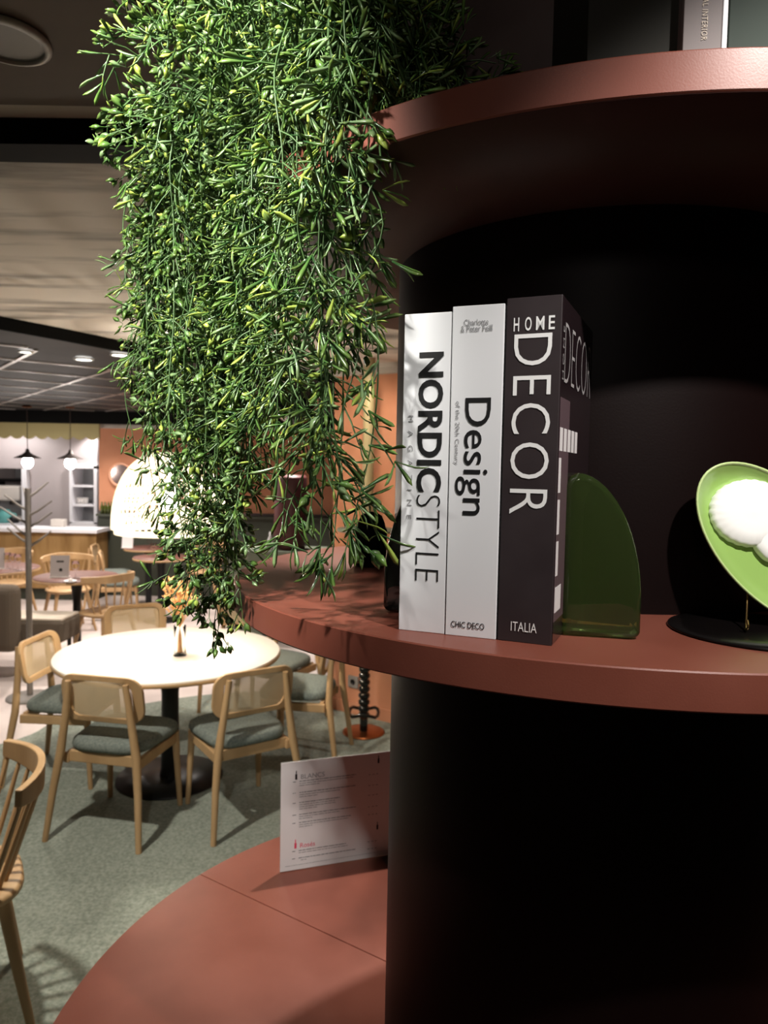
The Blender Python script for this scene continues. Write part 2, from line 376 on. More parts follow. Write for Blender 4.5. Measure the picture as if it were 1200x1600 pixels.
# pendants over the counter
def make_pendant():
    t = thing('pendant_lamp', (0, 0, 0), 0, '', 'pendant lamp', 'cone pendants over the counter')
    MB().lathe([(.155, 0), (.06, .045), (.025, .075), (.018, .11), (0, .11)], n=28).lathe([(.153, -.002), (.058, .04), (.02, .07), (0, .07)], n=28).build('shade', 'shade_metal', t)
    MB().lathe([(0, -.125), (.03, -.118), (.055, -.09), (.065, -.05), (.055, -.01), (.03, .02), (0, .03)], n=20).build('bulb', 'bulb', t)
    MB().tube([(0, 0, .10), (0, 0, .60)], .005, 6).build('cord', 'shade_metal', t)
    MB().lathe([(.05, .60), (.05, .62), (0, .62)], n=16).lathe([(.05, .60), (0, .60)], n=16).build('canopy', 'copper', t)
    return t
pd = make_pendant()
for i, (px, lab) in enumerate(((-26, 'cone pendant lamp left of the others, cut by the picture edge'), (43, 'cone pendant lamp above the branched coat stand'), (110, 'cone pendant lamp beside the white wall niche'))):
    o = pd if i == 0 else copy_tree(pd)
    p = atD(px, 719, 8.6); o.location = (p.x, p.y, 1.865); o['label'] = lab
    point('pendant_glow', (p.x, p.y-.02, 1.70), 9, (1, .93, .86), .05)

# round mirror and bottles on the ledge
mp_ = atD(189, 742, YW-.03)
mi = thing('round_mirror', mp_, 0, 'round mirror in a pale pink frame on the far orange wall', 'mirror')
Ry90 = Matrix.Rotation(R(90), 4, 'X')
MB().lathe([(0, .0), (.145, .0)], n=40).xf(Ry90).build('glass', 'mirror', mi)
MB().lathe([(.14, -.01), (.14, .02), (.165, .02), (.165, -.01)], n=40).xf(Ry90).build('frame', 'pink_frame', mi)
for k in range(7):
    px = 159+k*5.2
    p = atD(px, 806, YW-.08)
    o = MB().lathe([(0, 0), (.021, 0), (.022, .10), (.012, .13), (.01, .165), (0, .165)], n=14).build('green_bottle', 'bottle_green')
    o.location = (p.x, YW-.075, 1.13)
    tag(o, ('leftmost', 'second', 'third', 'fourth', 'fifth', 'sixth', 'seventh')[k]+' small green bottle from the left on the wainscot ledge under the round mirror', 'bottle', 'green bottles on the ledge')

# ceiling downlights
def make_down(r, glow, name='ceiling_downlight'):
    t = thing(name, (0, 0, 0), 0, '', 'ceiling light', None)
    MB().lathe([(r*1.18, 0), (r*1.18, -.006), (r, -.010), (r, -.002)], n=32).build('ring', 'lamp_ring', t)
    MB().lathe([(r, -.004), (0, -.004)], n=32).build('lens', glow, t)
    return t
dl = make_down(.052, 'downlight_glow')
for i, (px, py, lab) in enumerate(((131, 560, 'left lit downlight of the pair in the dark gridded ceiling'), (188, 553, 'lit downlight next to the hanging foliage in the dark gridded ceiling'), (68, 652, 'small distant lit downlight above the yellow valance'), (40, 548, 'dim warm downlight at the edge of the dark gridded ceiling'))):
    o = dl if i == 0 else copy_tree(dl)
    p = atH(px, py, 2.485); o.location = (p.x, p.y, 2.482); o['label'] = lab; o['group'] = 'downlights in the gridded ceiling'
    if i == 3: o.scale = (.7, .7, 1)
p = atH(8, 64, 2.535)
nd = make_down(.062, 'lamp_lens', 'recessed_spotlight'); nd.location = (p.x, p.y, 2.538)
nd['label'] = 'unlit round recessed light with a pale ring in the brown ceiling'
a_, b_ = atH(175, -12, 2.535), atH(246, 40, 2.535); dd = (b_-a_).normalized(); nn = Vector((-dd.y, dd.x, 0))*.008
mb = MB().prism([(a_-nn)[:2], (b_-nn)[:2], (b_+nn)[:2], (a_+nn)[:2]], 2.53, 2.54)
tag(mb.build('ceiling_strip', 'lamp_ring'), 'thin pale strip on the brown ceiling above the foliage', 'ceiling strip')

# ------------------------------------------------------------------ chairs
def rrect_ring(w, h, r, n=6):
    pts = []
    for cx, cy, a0 in ((w-r, h-r, 0), (-w+r, h-r, 90), (-w+r, -h+r, 180), (w-r, -h+r, 270)):
        for k in range(n+1):
            a = R(a0+90*k/n); pts.append((cx+r*math.cos(a), cy+r*math.sin(a)))
    return pts
def bend(x, z): return -.205 + .55*x*x - (z-.68)*.16      # the back curves around the sitter and leans
def make_cane_chair():
    t = thing('dining_chair', (0, 0, 0), 0, '', 'chair')
    # upholstered seat: rounded trapezoid pad
    prof = []
    for k in range(40):
        a = 2*math.pi*k/40; c, s = math.cos(a), math.sin(a)
        u = abs(c)**.45*math.copysign(1, c); v = abs(s)**.45*math.copysign(1, s)
        prof.append((u*(.215+.018*v), v*.215+.01))
    sm = MB(); lv = [(.86, .415), (.97, .42), (1, .437), (.98, .458), (.9, .472), (.6, .478), (.0, .480)]
    sm.add([(x*q, y*q, z) for q, z in lv for x, y in prof], [(i*40+k, i*40+(k+1) % 40, (i+1)*40+(k+1) % 40, (i+1)*40+k) for i in range(6) for k in range(40)]+[tuple(range(40))[::-1]], True)
    sm.build('seat', 'seat_fabric', t)
    MB().box(-.185, .185, .15, .175, .36, .415).build('seat_rail', 'chair_wood', t, bevel=.004)
    MB().box(-.185, .185, -.19, -.165, .36, .415).build('seat_rail', 'chair_wood', t, bevel=.004)
    for s in (-1, 1):
        MB().box(-.014, .014, -.2, .18, .355, .405, Matrix.Translation((s*.19, 0, 0))).build('side_rail', 'chair_wood', t, bevel=.005)
        MB().tube([(s*.205, .205, 0), (s*.195, .19, .25), (s*.19, .18, .41)], [.013, .017, .020], 10).build('leg', 'chair_wood', t)
        MB().tube([(s*.245, -.285, 0), (s*.222, -.25, .25), (s*.2, -.225, .42), (s*.172, -.225, .60), (s*.15, -.235, .775)], [.014, .018, .021, .018, .014], 10).build('leg', 'chair_wood', t)
    W, H, Z = .215, .118, .685
    o1, i1 = rrect_ring(W, H, .075), rrect_ring(W-.036, H-.026, .045)
    i1 = rrect_ring(W-.05, H-.028, .045)
    n = len(o1); vs = []
    for ring, off in ((o1, -.009), (i1, -.009), (i1, .009), (o1, .009)):
        vs += [(x, bend(x, z+Z)+off, z+Z) for x, z in ring]
    fs = [(a*n+k, a*n+(k+1) % n, ((a+1) % 4)*n+(k+1) % n, ((a+1) % 4)*n+k) for a in range(4) for k in range(n)]
    br = MB().add(vs, fs, False).build('backrest', 'chair_wood', t, bevel=.003)
    cb_ = MB(); w_, h_ = W-.048, H-.026
    k = -w_
    def inside(x, z): 
        ax, az = abs(x), abs(z); r = .045
        if ax > w_ or az > h_: return False
        return not (ax > w_-r and az > h_-r and (ax-w_+r)**2+(az-h_+r)**2 > r*r)
    st = .0078
    nx, nz = int(w_/st), int(h_/st)
    for i in range(-nx, nx+1):
        x = i*st; zs = [z for z in np.linspace(-h_, h_, 15) if inside(x, z)]
        if len(zs) > 1: cb_.add([(x+q, bend(x, z+Z)+.001, z+Z) for z in (zs[0], zs[-1]) for q in (-.0023, .0023)], [(0, 1, 3, 2)])
    for j in range(-nz, nz+1):
        z = j*st; xs = [x for x in np.linspace(-w_, w_, 25) if inside(x, z)]
        if len(xs) > 1:
            cb_.add([(x, bend(x, z+Z)-.001, z+Z+q) for x in xs for q in (-.0023, .0023)], [(2*k, 2*k+2, 2*k+3, 2*k+1) for k in range(len(xs)-1)])
    cb_.build('cane_panel', 'cane', br)
    return t
ch = make_cane_chair()
TC = Vector((-1.215, 4.08, 0))
G1 = 'cane-backed chairs around the white table'; G2 = 'cane-backed chairs by the far tables'
def face(x, y, tx, ty): return math.atan2(ty-y, tx-x)-math.pi/2
chairs = [
 (-1.30, 3.575, R(-11), 'cane-backed chair at the front left of the white table, back turned to us', G1),
 (-.74, 3.70, R(34), 'cane-backed chair just left of the wine menu, its back turned to us', G1),
 (-1.80, 4.12, R(-93), 'cane-backed chair at the left side of the white table by the coat stand', G1),
 (-1.68, 4.95, face(-1.68, 4.95, -1.25, 4.2), 'cane-backed chair behind the white table, left of the dried flowers', G1),
 (-1.10, 5.35, R(172), 'cane-backed chair behind the white table, right of the dried flowers', G1),
 (-.74, 5.02, face(-.74, 5.02, -1.2, 4.2), 'cane-backed chair tucked behind the right rim of the white table', G1),
 (-.50, 4.42, R(82), 'cane-backed chair under the display shelf edge beside the orange wall', G1),
 (-3.08, 8.35, R(-70), 'cane-backed chair in front of the two small tables under the round mirror', G2),
 (-3.42, 9.0, R(-80), 'cane-backed chair standing closest to the right end of the wooden counter', G2),
]
for i, (x, y, rz, lab, gr) in enumerate(chairs):
    place(ch if i == 0 else copy_tree(ch), x, y, rz, lab, gr)
for o in bpy.data.objects:
    if o.get('group') == G1: o.location.z = .008

def make_windsor(RR=.30, CY=.07, AM=78, HH=.075, ST=18):
    t = thing('spindle_chair', (0, 0, 0), 0, '', 'chair')
    out = [(.22*math.copysign(abs(math.cos(2*math.pi*k/32))**.7, math.cos(2*math.pi*k/32)), .21*math.copysign(abs(math.sin(2*math.pi*k/32))**.75, math.sin(2*math.pi*k/32))) for k in range(32)]
    sm = MB(); lv = [(.0, .425), (.9, .425), (1, .437), (1, .452), (.95, .46), (.0, .455)]
    sm.add([(x*q, y*q, z) for q, z in lv for x, y in out], [(i*32+k, i*32+(k+1) % 32, (i+1)*32+(k+1) % 32, (i+1)*32+k) for i in range(5) for k in range(32)], True)
    sm.build('seat', 'chair_wood', t)
    for sx in (-1, 1):
        for sy in (-1, 1):
            MB().tube([(sx*.225, sy*.215, 0), (sx*.185, sy*.175, .22), (sx*.15, sy*.14, .43)], [.012, .018, .022], 10).build('leg', 'chair_wood', t)
    # curved crest rail
    rp = [(RR*.9*math.sin(R(a)), CY-RR*math.cos(R(a))) for a in np.linspace(-AM, AM, 27)]
    n = len(rp); vs = []
    for (x, y) in rp:
        L_ = math.hypot(x, y-CY); ux, uy_ = x/L_, (y-CY)/L_
        a = abs(math.atan2(x, -(y-CY))); hh = HH*(1-.4*(a/R(AM))**2); zt = .825-.02*a
        for o_, z in ((-.012, zt-hh), (.012, zt-hh), (.016, zt), (-.008, zt)): vs.append((x+ux*o_, y+uy_*o_, z))
    fs = [(4*i+k, 4*i+(k+1) % 4, 4*i+4+(k+1) % 4, 4*i+4+k) for i in range(n-1) for k in range(4)]+[(3, 2, 1, 0), (4*n-4, 4*n-3, 4*n-2, 4*n-1)]
    MB().add(vs, fs).build('crest_rail', 'chair_wood', t, bevel=.004)
    for a in range(-4*ST, 4*ST+1, ST):
        x, y = RR*.9*math.sin(R(a)), CY-RR*math.cos(R(a)); zt = .825-HH+.02*abs(a)/AM
        q = a/(4*ST); bx, by = .165*q, -.165+.07*q*q if AM < 60 else .02-.19*math.cos(R(66*q))
        if AM >= 60: bx = .19*math.sin(R(66*q))
        MB().tube([(bx, by, .45), ((bx+x)/2, (by+y)/2, .6), (x, y, zt)], [.008, .009, .007], 8).build('spindle', 'chair_wood', t)
    return t
wf = make_windsor(.42, .155, 38, .085, 9)
wd = make_windsor()
G3 = 'spindle-backed chairs'
wins = [
 (-1.375, 2.24, math.atan2(-.53, -.85)-math.pi/2, 'spindle-backed wooden chair in the foreground at the left edge', .008),
 (-2.56, 6.60, R(62), 'spindle-backed chair on the right of the red-brown table that carries the grey menu', 0),
 (-3.42, 7.75, R(-140), 'spindle-backed chair behind the coat stand and the red-brown tables', 0),
 (-4.25, 8.1, R(175), 'spindle-backed chair behind the table at the far left edge', 0),
 (-2.32, 9.3, R(178), 'spindle-backed chair behind the far table below the bamboo dome lamp', 0),
]
for i, (x, y, rz, lab, z) in enumerate(wins):
    place(wf if i == 0 else wd if i == 1 else copy_tree(wd), x, y, rz, lab, G3, z)

# ------------------------------------------------------------------ tables
def table(name, x, y, r, top, lab, edge=None, z0=0, base=.3, group=None, leg=.045):
    t = thing(name, (x, y, z0), 0, lab, 'table', group)
    MB().lathe([(0, .722-z0), (r-.02, .722-z0), (r, .728-z0), (r, .744-z0), (r-.004, .75-z0), (0, .75-z0)], n=72).build('tabletop', top, t)
    if edge:
        MB().lathe([(r-.03, .717-z0), (r-.002, .719-z0), (r+.003, .726-z0), (r+.003, .740-z0), (r-.001, .7405-z0)], n=72).build('edge_band', edge, t)
    MB().lathe([(leg, .012), (leg*.85, .06), (leg*.8, .5), (leg*1.25, .72-z0)], n=24).build('pedestal', 'black_metal', t)
    MB().lathe([(0, 0), (base, 0), (base, .008), (leg*1.3, .018), (0, .02)], n=48).build('base_plate', 'black_metal', t)
    return t
table('round_table', TC.x, TC.y, .625, 'white_tabletop', 'large round white table with dried flowers, under the bamboo dome lamp', 'chair_wood', .008, .30, None, .06)
G4 = 'small red-brown round tables'
table('bistro_table', -2.90, 6.76, .38, 'red_brown_top', 'red-brown round table with the grey menu and a tea light', 'chair_wood', 0, .25, G4)
table('bistro_table', -3.92, 7.2, .42, 'red_brown_top', 'red-brown round table cut by the left edge, with glasses on it', 'chair_wood', 0, .25, G4)
table('bistro_table', -3.02, 9.2, .30, 'red_brown_top', 'farthest red-brown table, against the green wainscot with a white menu', 'chair_wood', 0, .2, G4)
table('bistro_table', -2.58, 8.3, .31, 'red_brown_top', 'small red-brown table between the hanging foliage and the cane-backed chair under the mirror', 'chair_wood', 0, .2, G4)
def menu_card(x, y, rz, w, h, m, lab):
    t = thing('menu_card', (x, y, .75), rz, lab, 'menu', 'menus on the dining tables')
    MB().box(-w/2, w/2, -.004, .004, .004, h, Matrix.Rotation(R(-8), 4, 'X')).build('card', m, t)
    MB().box(-w/2, w/2, -.03, .05, 0, .006).build('foot', 'machine_white', t)
    if m == 'menu_grey':
        MB().lathe([(0, 0), (.016, 0)], n=16).xf(Matrix.Rotation(R(-8), 4, 'X') @ Matrix.Translation((.01, -.006, .07)) @ Ry90).box(-.03, .035, -.0055, -.005, .14, .155, Matrix.Rotation(R(-8), 4, 'X')).build('emblem', 'book_olive', t)
menu_card(*atD(93, 905, 6.66)[:2], R(8), .17, .205, 'menu_grey', 'grey menu standing on the red-brown table by the spindle-backed chair')
menu_card(*atD(199, 858, 9.1)[:2], R(0), .14, .19, 'paper_white', 'white menu standing on the farthest red-brown table')
menu_card(-3.86, 7.1, R(20), .17, .21, 'menu_grey', 'menu on the table cut by the left edge')
def wine_glass(x, y, lab, gr):
    t = thing('wine_glass', (x, y, .75), 0, lab, 'glass', gr)
    MB().lathe([(0, 0), (.034, .001), (.03, .004), (.005, .008), (.004, .07)], n=16).build('stem', 'clear_glass', t)
    MB().lathe([(.004, .07), (.03, .09), (.036, .12), (.03, .16), (.028, .16), (.034, .12), (.028, .092), (.003, .074)], n=20).build('bowl', 'clear_glass', t)
for k, (px, lab) in enumerate(((12, 'left wine glass on the table at the left edge'), (20, 'middle wine glass on the table at the left edge'), (28, 'right wine glass on the table at the left edge'))):
    p = atD(px, 890, 7.15-.06*k); wine_glass(p.x, p.y, lab, 'glasses on the left edge table')
p = atD(118, 900, 6.62); wine_glass(p.x, p.y, 'wine glass right of the grey menu', 'glasses by the menus')
p = atD(110, 912, 6.42)
cd = thing('tea_light', (p.x, p.y, .75), 0, 'low tea light in a white dish in front of the grey menu', 'candle')
MB().lathe([(0, 0), (.045, 0), (.055, .012), (.05, .012), (0, .004)], n=20).build('dish', 'white_panel', cd)
MB().lathe([(0, .004), (.02, .004), (.02, .028), (0, .028)], n=16).build('candle', 'machine_white', cd)
p = atD(227, 850, 8.95); wine_glass(p.x, 9.12, 'wine glass right of the white menu on the farthest table', 'glasses by the menus')
p = atD(240, 868, 8.25); wine_glass(p.x, 8.25, 'wine glass on the small table beside the foliage', 'glasses by the menus')

# vase of dried flowers
p = atH(281, 1024, .75)
vs_ = thing('flower_vase', (p.x, p.y, .75), 0, 'narrow glass vase of orange dried flowers on the white table', 'vase')
MB().lathe([(0, 0), (.036, 0), (.038, .01), (.03, .09), (.034, .17), (.031, .17), (.027, .09), (.033, .012), (0, .01)], n=28).build('glass', 'clear_glass', vs_)
rnd = random.Random(5); mb = MB(); hd = MB()
for k in range(46):
    a = rnd.uniform(0, 6.28); sp = rnd.uniform(.1, 1); hh = rnd.uniform(.26, .44)
    tip = Vector((math.cos(a)*.10*sp, math.sin(a)*.10*sp, hh))
    P_ = crom([(math.cos(a+3)*.012, math.sin(a+3)*.012, .015), (0, 0, .15), tip*.75+Vector((0, 0, .05)), tip], 4)
    mb.tube(P_, .0016, 4)
    for j in range(6):
        q = P_[-1-j]; 
        hd.tube([q, q+Vector((rnd.uniform(-1, 1)*.02, rnd.uniform(-1, 1)*.02, rnd.uniform(0, .025)))], [.006, .0015], 5)
mb.build('stem', 'dry_grass', vs_); hd.build('dried_flower', 'dry_grass', vs_)

# bamboo dome lamp over the white table
bl = thing('dome_pendant', (TC.x, TC.y, 1.46), 0, 'large glowing bamboo dome lamp hanging over the white table', 'pendant lamp')
mb = MB(); RD, HD = .315, .43
def dome(t): return RD*math.sin(min(1, t)*math.pi/2)**.8, HD*math.cos(min(1, t)*math.pi/2)**.9
n = 56
for s in (1, -1):
    for k in range(n):
        a0 = 2*math.pi*k/n; ps = []
        for j in range(13):
            t_ = .12+.88*j/12; r, z = dome(t_); a = a0+s*.5*(1-t_); ps.append(((r)*math.cos(a), (r)*math.sin(a), z))
        mb.tube(ps, .0042, 4, caps=False)
for t_ in np.linspace(.15, 1, 12):
    r, z = dome(t_); mb.tube([(r*math.cos(2*math.pi*k/40), r*math.sin(2*math.pi*k/40), z) for k in range(41)], .004, 4, caps=False)
mb.build('woven_shade', 'bamboo', bl)
r, z = dome(.05)
MB().lathe([(RD-.012, 0), (RD-.014, -.03), (RD-.02, -.03), (RD-.02, 0)], n=48).build('rim', 'bamboo', bl)
MB().tube([(0, 0, .40), (0, 0, 1.08)], .005, 6).build('cord', 'black_metal', bl)
MB().lathe([(0, .09), (.04, .1), (.06, .15), (.05, .2), (.02, .25), (.02, .40), (0, .40)], n=20).build('bulb', 'bulb', bl)
# black glass globe lamp
p = atD(461, 627, 3.6)
gl = thing('globe_pendant', p, 0, 'black mirror-glass globe lamp half hidden by the foliage', 'pendant lamp')
MB().lathe([(.115*math.sin(math.pi*k/20), -.115*math.cos(math.pi*k/20)) for k in range(21)], n=36).build('globe', 'black_glass', gl)
MB().tube([(0, 0, .11), (0, 0, 2.55-p.z)], .005, 6).build('cord', 'black_metal', gl)

# coat stand
p = atH(47, 1090, 0)
cs = thing('coat_stand', (p.x, p.y, 0), 0, 'pale grey tree-shaped coat stand beside the taupe sofa', 'coat stand')
MB().tube([(0, 0, .01), (0, 0, 1.62)], .022, 12).build('pole', 'stand_grey', cs)
MB().lathe([(0, 0), (.17, 0), (.17, .012), (.03, .02), (0, .02)], n=32).build('base_plate', 'stand_grey', cs)
for z, a, l, rr in ((1.60, 15, .2, .3), (1.5, 205, .22, 0), (1.46, -10, .28, 0), (1.40, 170, .33, 0), (1.37, 8, .24, 0), (1.30, 150, .36, 0), (1.22, 25, .22, 0), (1.25, 200, .2, 0), (1.55, 130, .18, 0)):
    dx, dy = math.cos(R(a)), math.sin(R(a)); l *= .72
    MB().tube([(0, 0, z-.05), (dx*l*.4, dy*l*.4, z-.01), (dx*l, dy*l, z+.07)], [.011, .009, .006], 7).build('branch', 'stand_grey', cs)
# sofa
sf = thing('sofa', (-3.9, 6.35, 0), 0, 'taupe sofa with a beige seat cushion at the left edge', 'sofa')
xr = atD(97, 985, 6.05).x+3.9
MB().box(-1.3, xr, -.3, .08, .28, .46).build('seat_base', 'taupe_fabric', sf, bevel=.02)
MB().box(-1.29, xr-.01, -.28, .07, .46, .485).build('seat_cushion', 'beige_fabric', sf, bevel=.01)
xb = atD(22, 960, 5.9).x+3.9
MB().box(-1.3, xb, -.45, -.28, .22, .79).build('backrest', 'taupe_fabric', sf, bevel=.07, seg=4)
for x in (-1.2, xr-.08):
    for y in (-.24, .02): MB().tube([(x, y, 0), (x, y, .28)], [.014, .02], 8).build('leg', 'black_metal', sf)

# dark red planter on sage cabinet, seen under the foliage
p = atD(440, 862, 7.4); zc = p.z
sg = thing('sage_cabinet', (p.x, 7.6, 0), 0, 'sage-green low cabinet beyond the display shelf, below the foliage', 'cabinet')
MB().box(-.55, .42, -.25, .25, .08, zc-.02).build('body', 'sage', sg, bevel=.005)
MB().box(-.57, .44, -.28, .27, zc-.02, zc+.01).build('worktop', 'sage', sg, bevel=.004)
MB().box(-.5, .38, -.2, .22, 0, .08).build('plinth', 'black_metal', sg)
p = atD(452, 862, 7.5)
MBp = MB().lathe([(0, 0), (.15, 0), (.17, .06), (.17, .75), (.155, .78), (.15, .70), (0, .68)], n=32)
o = MBp.build('dark_red_planter', 'dark_red'); o.location = (p.x, 7.55, zc+.011)
tag(o, 'tall dark red cylindrical planter on the sage cabinet', 'planter')
p = atD(423, 855, 7.45)
o = MB().lathe([(0, 0), (.03, 0), (.032, .1), (.012, .15), (.012, .19), (0, .19)], n=16).build('white_bottle', 'white_panel'); o.location = (p.x, 7.42, zc+.011)
tag(o, 'small white bottle left of the dark red planter', 'bottle')
# beaded pedestal table with copper base, pipe, socket
p = atH(568, 1144, 0.008)
bt = thing('pedestal_table', (p.x, p.y, .008), 0, 'round table on a black beaded pedestal and copper disc base beside the orange wall', 'table')
MB().lathe([(0, 0), (.145, 0), (.145, .006), (.13, .012), (0, .014)], n=48).build('base_disc', 'copper', bt)
mb = MB().tube([(0, 0, .012), (0, 0, 1.3)], .028, 12)
z = .12
while z < 1.3: mb.lathe([(0.024, -.024), (.038, -.012), (.041, 0), (.038, .012), (.024, .024)], (0, 0, z), 14); z += .046
mb.build('beaded_pedestal', 'black_glass', bt)
MB().lathe([(0, 1.385), (.2, 1.385), (.205, 1.395), (.2, 1.405), (0, 1.405)], n=40).build('tabletop', 'sage', bt)
MB().tube([(-.1, 0, .14)]+[(.1*math.cos(R(a)), .1*math.sin(R(a)), .14+.015*math.sin(R(3*a))) for a in range(180, 541, 20)], .012, 8).build('foot_ring', 'black_glass', bt)
MB().lathe([(.028, 1.3), (.06, 1.385), (0, 1.385)], n=20).build('collar', 'black_glass', bt)
struct('trim_9', MB().tube([(p.x, p.y, 1.418), (p.x, p.y, 2.552)], .038, 20), 'olive_pipe')
so = wa+d*((atD(553, 1065, wa.y).x-wa.x)/d.x*1.02); so.z = atD(553, 1065, so.y).z
sk = thing('wall_socket', so-n_*.002, math.atan2(d.y, d.x), 'grey wall socket low on the orange wall beside the beaded pedestal', 'socket')
MB().box(-.045, .045, -.012, 0, -.045, .045).build('plate', 'stand_grey', sk, bevel=.004)
MB().lathe([(0, 0), (.02, 0), (.02, .003)], n=20).xf(Matrix.Translation((0, -.0125, 0)) @ Ry90).build('insert', 'black_metal', sk)

# ------------------------------------------------------------------ display unit
AX, AY, RC = .2956, 1.0388, .280
RU, RM = .503, .502
ZM1, ZM0 = CAMZ-.1500, CAMZ-.1820
ZU1, ZU0 = CAMZ+.3086, CAMZ+.2780
BX, BY, RB, ZB = .239, 1.049, .727, CAMZ-.85
du = thing('display_unit', (AX, AY, .008), 0, 'round dark column with stacked terracotta disc shelves, filling the right half', 'display unit')
sh = du.location
def disc(cx, cy, r, z0, z1, n=160):
    b = .0012
    return MB().lathe([(0, z0), (r-b, z0)], (cx, cy, 0), n).lathe([(r-b, z0), (r, z0+b)], (cx, cy, 0), n).lathe([(r, z0+b), (r, z1-b)], (cx, cy, 0), n).lathe([(r, z1-b), (r-b, z1)], (cx, cy, 0), n).lathe([(r-b, z1), (0, z1)], (cx, cy, 0), n)
MB().lathe([(RC, .008), (RC, 2.535)], (AX, AY, 0), 160).build('column', 'burgundy_laminate', du, shift=sh)['label'] = 'dark burgundy column'
MB().lathe([(RC+.002, ZU1+.0005), (RC+.002, 2.535)], (AX, AY, 0), 160).build('column_wrap', 'column_wrap', du, shift=sh)
us = disc(AX, AY, RU, ZU0, ZU1).build('shelf', 'terracotta_laminate', du, shift=sh)
MB().lathe([(RC, ZU0-.0006), (RU-.0015, ZU0-.0006), (RU-.0015, ZU0)], (AX, AY, 0), 160).build('underside', 'underside_dark', us, shift=sh)
ms = disc(AX, AY, RM, ZM0, ZM1).build('shelf', 'terracotta_laminate', du, shift=sh)
MB().lathe([(RC, ZM0-.0006), (RM-.0015, ZM0-.0006), (RM-.0015, ZM0)], (AX, AY, 0), 160).build('underside', 'underside_dark', ms, shift=sh)
a0 = math.atan2(1.462-BY, -.39-BX)
for k in range(4):
    a1, a2 = a0+k*math.pi/2, a0+(k+1)*math.pi/2; g_ = .0008
    pl = [(BX+RB*math.cos(a1+g_+(a2-a1-2*g_)*j/40), BY+RB*math.sin(a1+g_+(a2-a1-2*g_)*j/40)) for j in range(41)]
    am = (a1+a2)/2; c = (BX+.002*math.cos(am), BY+.002*math.sin(am))
    MB().prism(pl+[c], ZB-.04, ZB).build('base_shelf_panel', 'terracotta_laminate', du, shift=sh, bevel=.0006, seg=1)
MB().lathe([(RB-.03, .008), (RB-.03, ZB-.041), (0, ZB-.041)], (BX, BY, 0), 120).build('base_drum', 'burgundy_laminate', du, shift=sh)

# ------------------------------------------------------------------ books on the middle shelf
def book(name, corner, yaw, w, dep, h, cover, lab, zb, cat='book', group='books on the middle shelf'):
    """corner = front right bottom corner of the spine; local x runs left to right along the spine, y into the shelf"""
    t = thing(name, (corner[0], corner[1], zb), yaw, lab, cat, group)
    c = .003
    MB().box(-w+c, -c, .004, dep-.004, .004, h-.004).build('pages', 'page_paper', t)
    MB().box(-w, 0, 0, .0035, 0, h).box(-w, -w+c, .0034, dep, 0, h).box(-c, 0, .0034, dep, 0, h).build('cover', cover, t, bevel=.0006, seg=2)
    return t
def letter(t, s, u0, u1, v0, v1, m, mode='h', off=0., spacing=1., y=-.0006, name='lettering'):
    """u across the spine from its left edge, v up; mode 'h' upright, 'd' reading downwards"""
    if mode == 'h':
        mb = text_mb(s, u1-u0, v1-v0, off, spacing); mb.xf(Matrix.Translation((u0, y, v0)))
    else:
        mb = text_mb(s, v1-v0, u1-u0, off, spacing)      # x -> down, z -> +u
        mb.v = [(u0+z_, y, v1-x_) for x_, _, z_ in mb.v]
    o = mb.build(name, m, t); return o
yaw = R(-21)
dirx, diry = math.cos(yaw), math.sin(yaw)
W1, W2, W3 = .0445, .0465, .0475
c3 = Vector((.1462, .6115)); c2 = Vector((.1462-dirx*(W3+.0006), .6115-diry*(W3+.0006))); 
c2 = c2+Vector((-.0002, .002)); c1 = c2-Vector((dirx, diry))*(W2+.0006)+Vector((0, .001))
H1, H2, H3 = .2905, .2945, .2985
b1_ = book('book', c1, yaw, W1, .185, H1, 'book_white', 'white book reading NORDIC STYLE MAGAZINE, leftmost of the three', ZM1)
b2_ = book('book', c2, yaw, W2, .180, H2, 'book_white', 'white book reading Design of the 20th Century, the middle one of the three', ZM1)
b3_ = book('book', c3, R(-24), W3, .172, H3, 'book_black', 'black book reading HOME DECOR ITALIA beside the green glass bookend', ZM1)
def vv(y, H, yt, yb_): return H*(yb_-y)/(yb_-yt)
f = lambda y: vv(y, H1, 487, 994)
letter(b1_, 'NORDIC', -W1+.33*W1, -W1+.86*W1, f(768), f(548), 'print_black', 'd', .028)
letter(b1_, 'STYLE', -W1+.34*W1, -W1+.85*W1, f(911), f(773), 'print_black', 'd', -.022)
letter(b1_, 'MAGAZINE', -W1+.13*W1, -W1+.235*W1, f(812), f(647), 'print_grey', 'd', 0, 2.6)
f = lambda y: vv(y, H2, 479, 1001)
letter(b2_, 'Charlotte', -W2+.23*W2, -W2+.70*W2, f(510), f(500.5), 'print_grey')
letter(b2_, '& Peter Feill', -W2+.17*W2, -W2+.78*W2, f(520), f(510), 'print_grey')
letter(b2_, 'Design', -W2+.13*W2, -W2+.79*W2, f(806), f(622), 'print_black', 'd', .002)
letter(b2_, 'of the 20th Century', -W2+.085*W2, -W2+.19*W2, f(727), f(627), 'print_grey', 'd')
letter(b2_, 'CHIC DECO', -W2+.12*W2, -W2+.78*W2, f(987), f(977), 'print_black', 'h', .006)
f = lambda y: vv(y, H3, 467, 1010)
for k, (c_, wd_) in enumerate((('H', .10), ('O', .12), ('M', .15), ('E', .11))):
    u0 = -W3+(.14, .345, .545, .77)[k]*W3
    letter(b3_, c_, u0, u0+wd_*W3, f(519), f(498), 'print_white', 'h', .012)
letter(b3_, 'DECOR', -W3+.15*W3, -W3+.85*W3, f(805), f(524), 'print_white', 'd', -.009, 1.12)
letter(b3_, 'ITALIA', -W3+.25*W3, -W3+.73*W3, f(992), f(977), 'print_white', 'h', -.002)
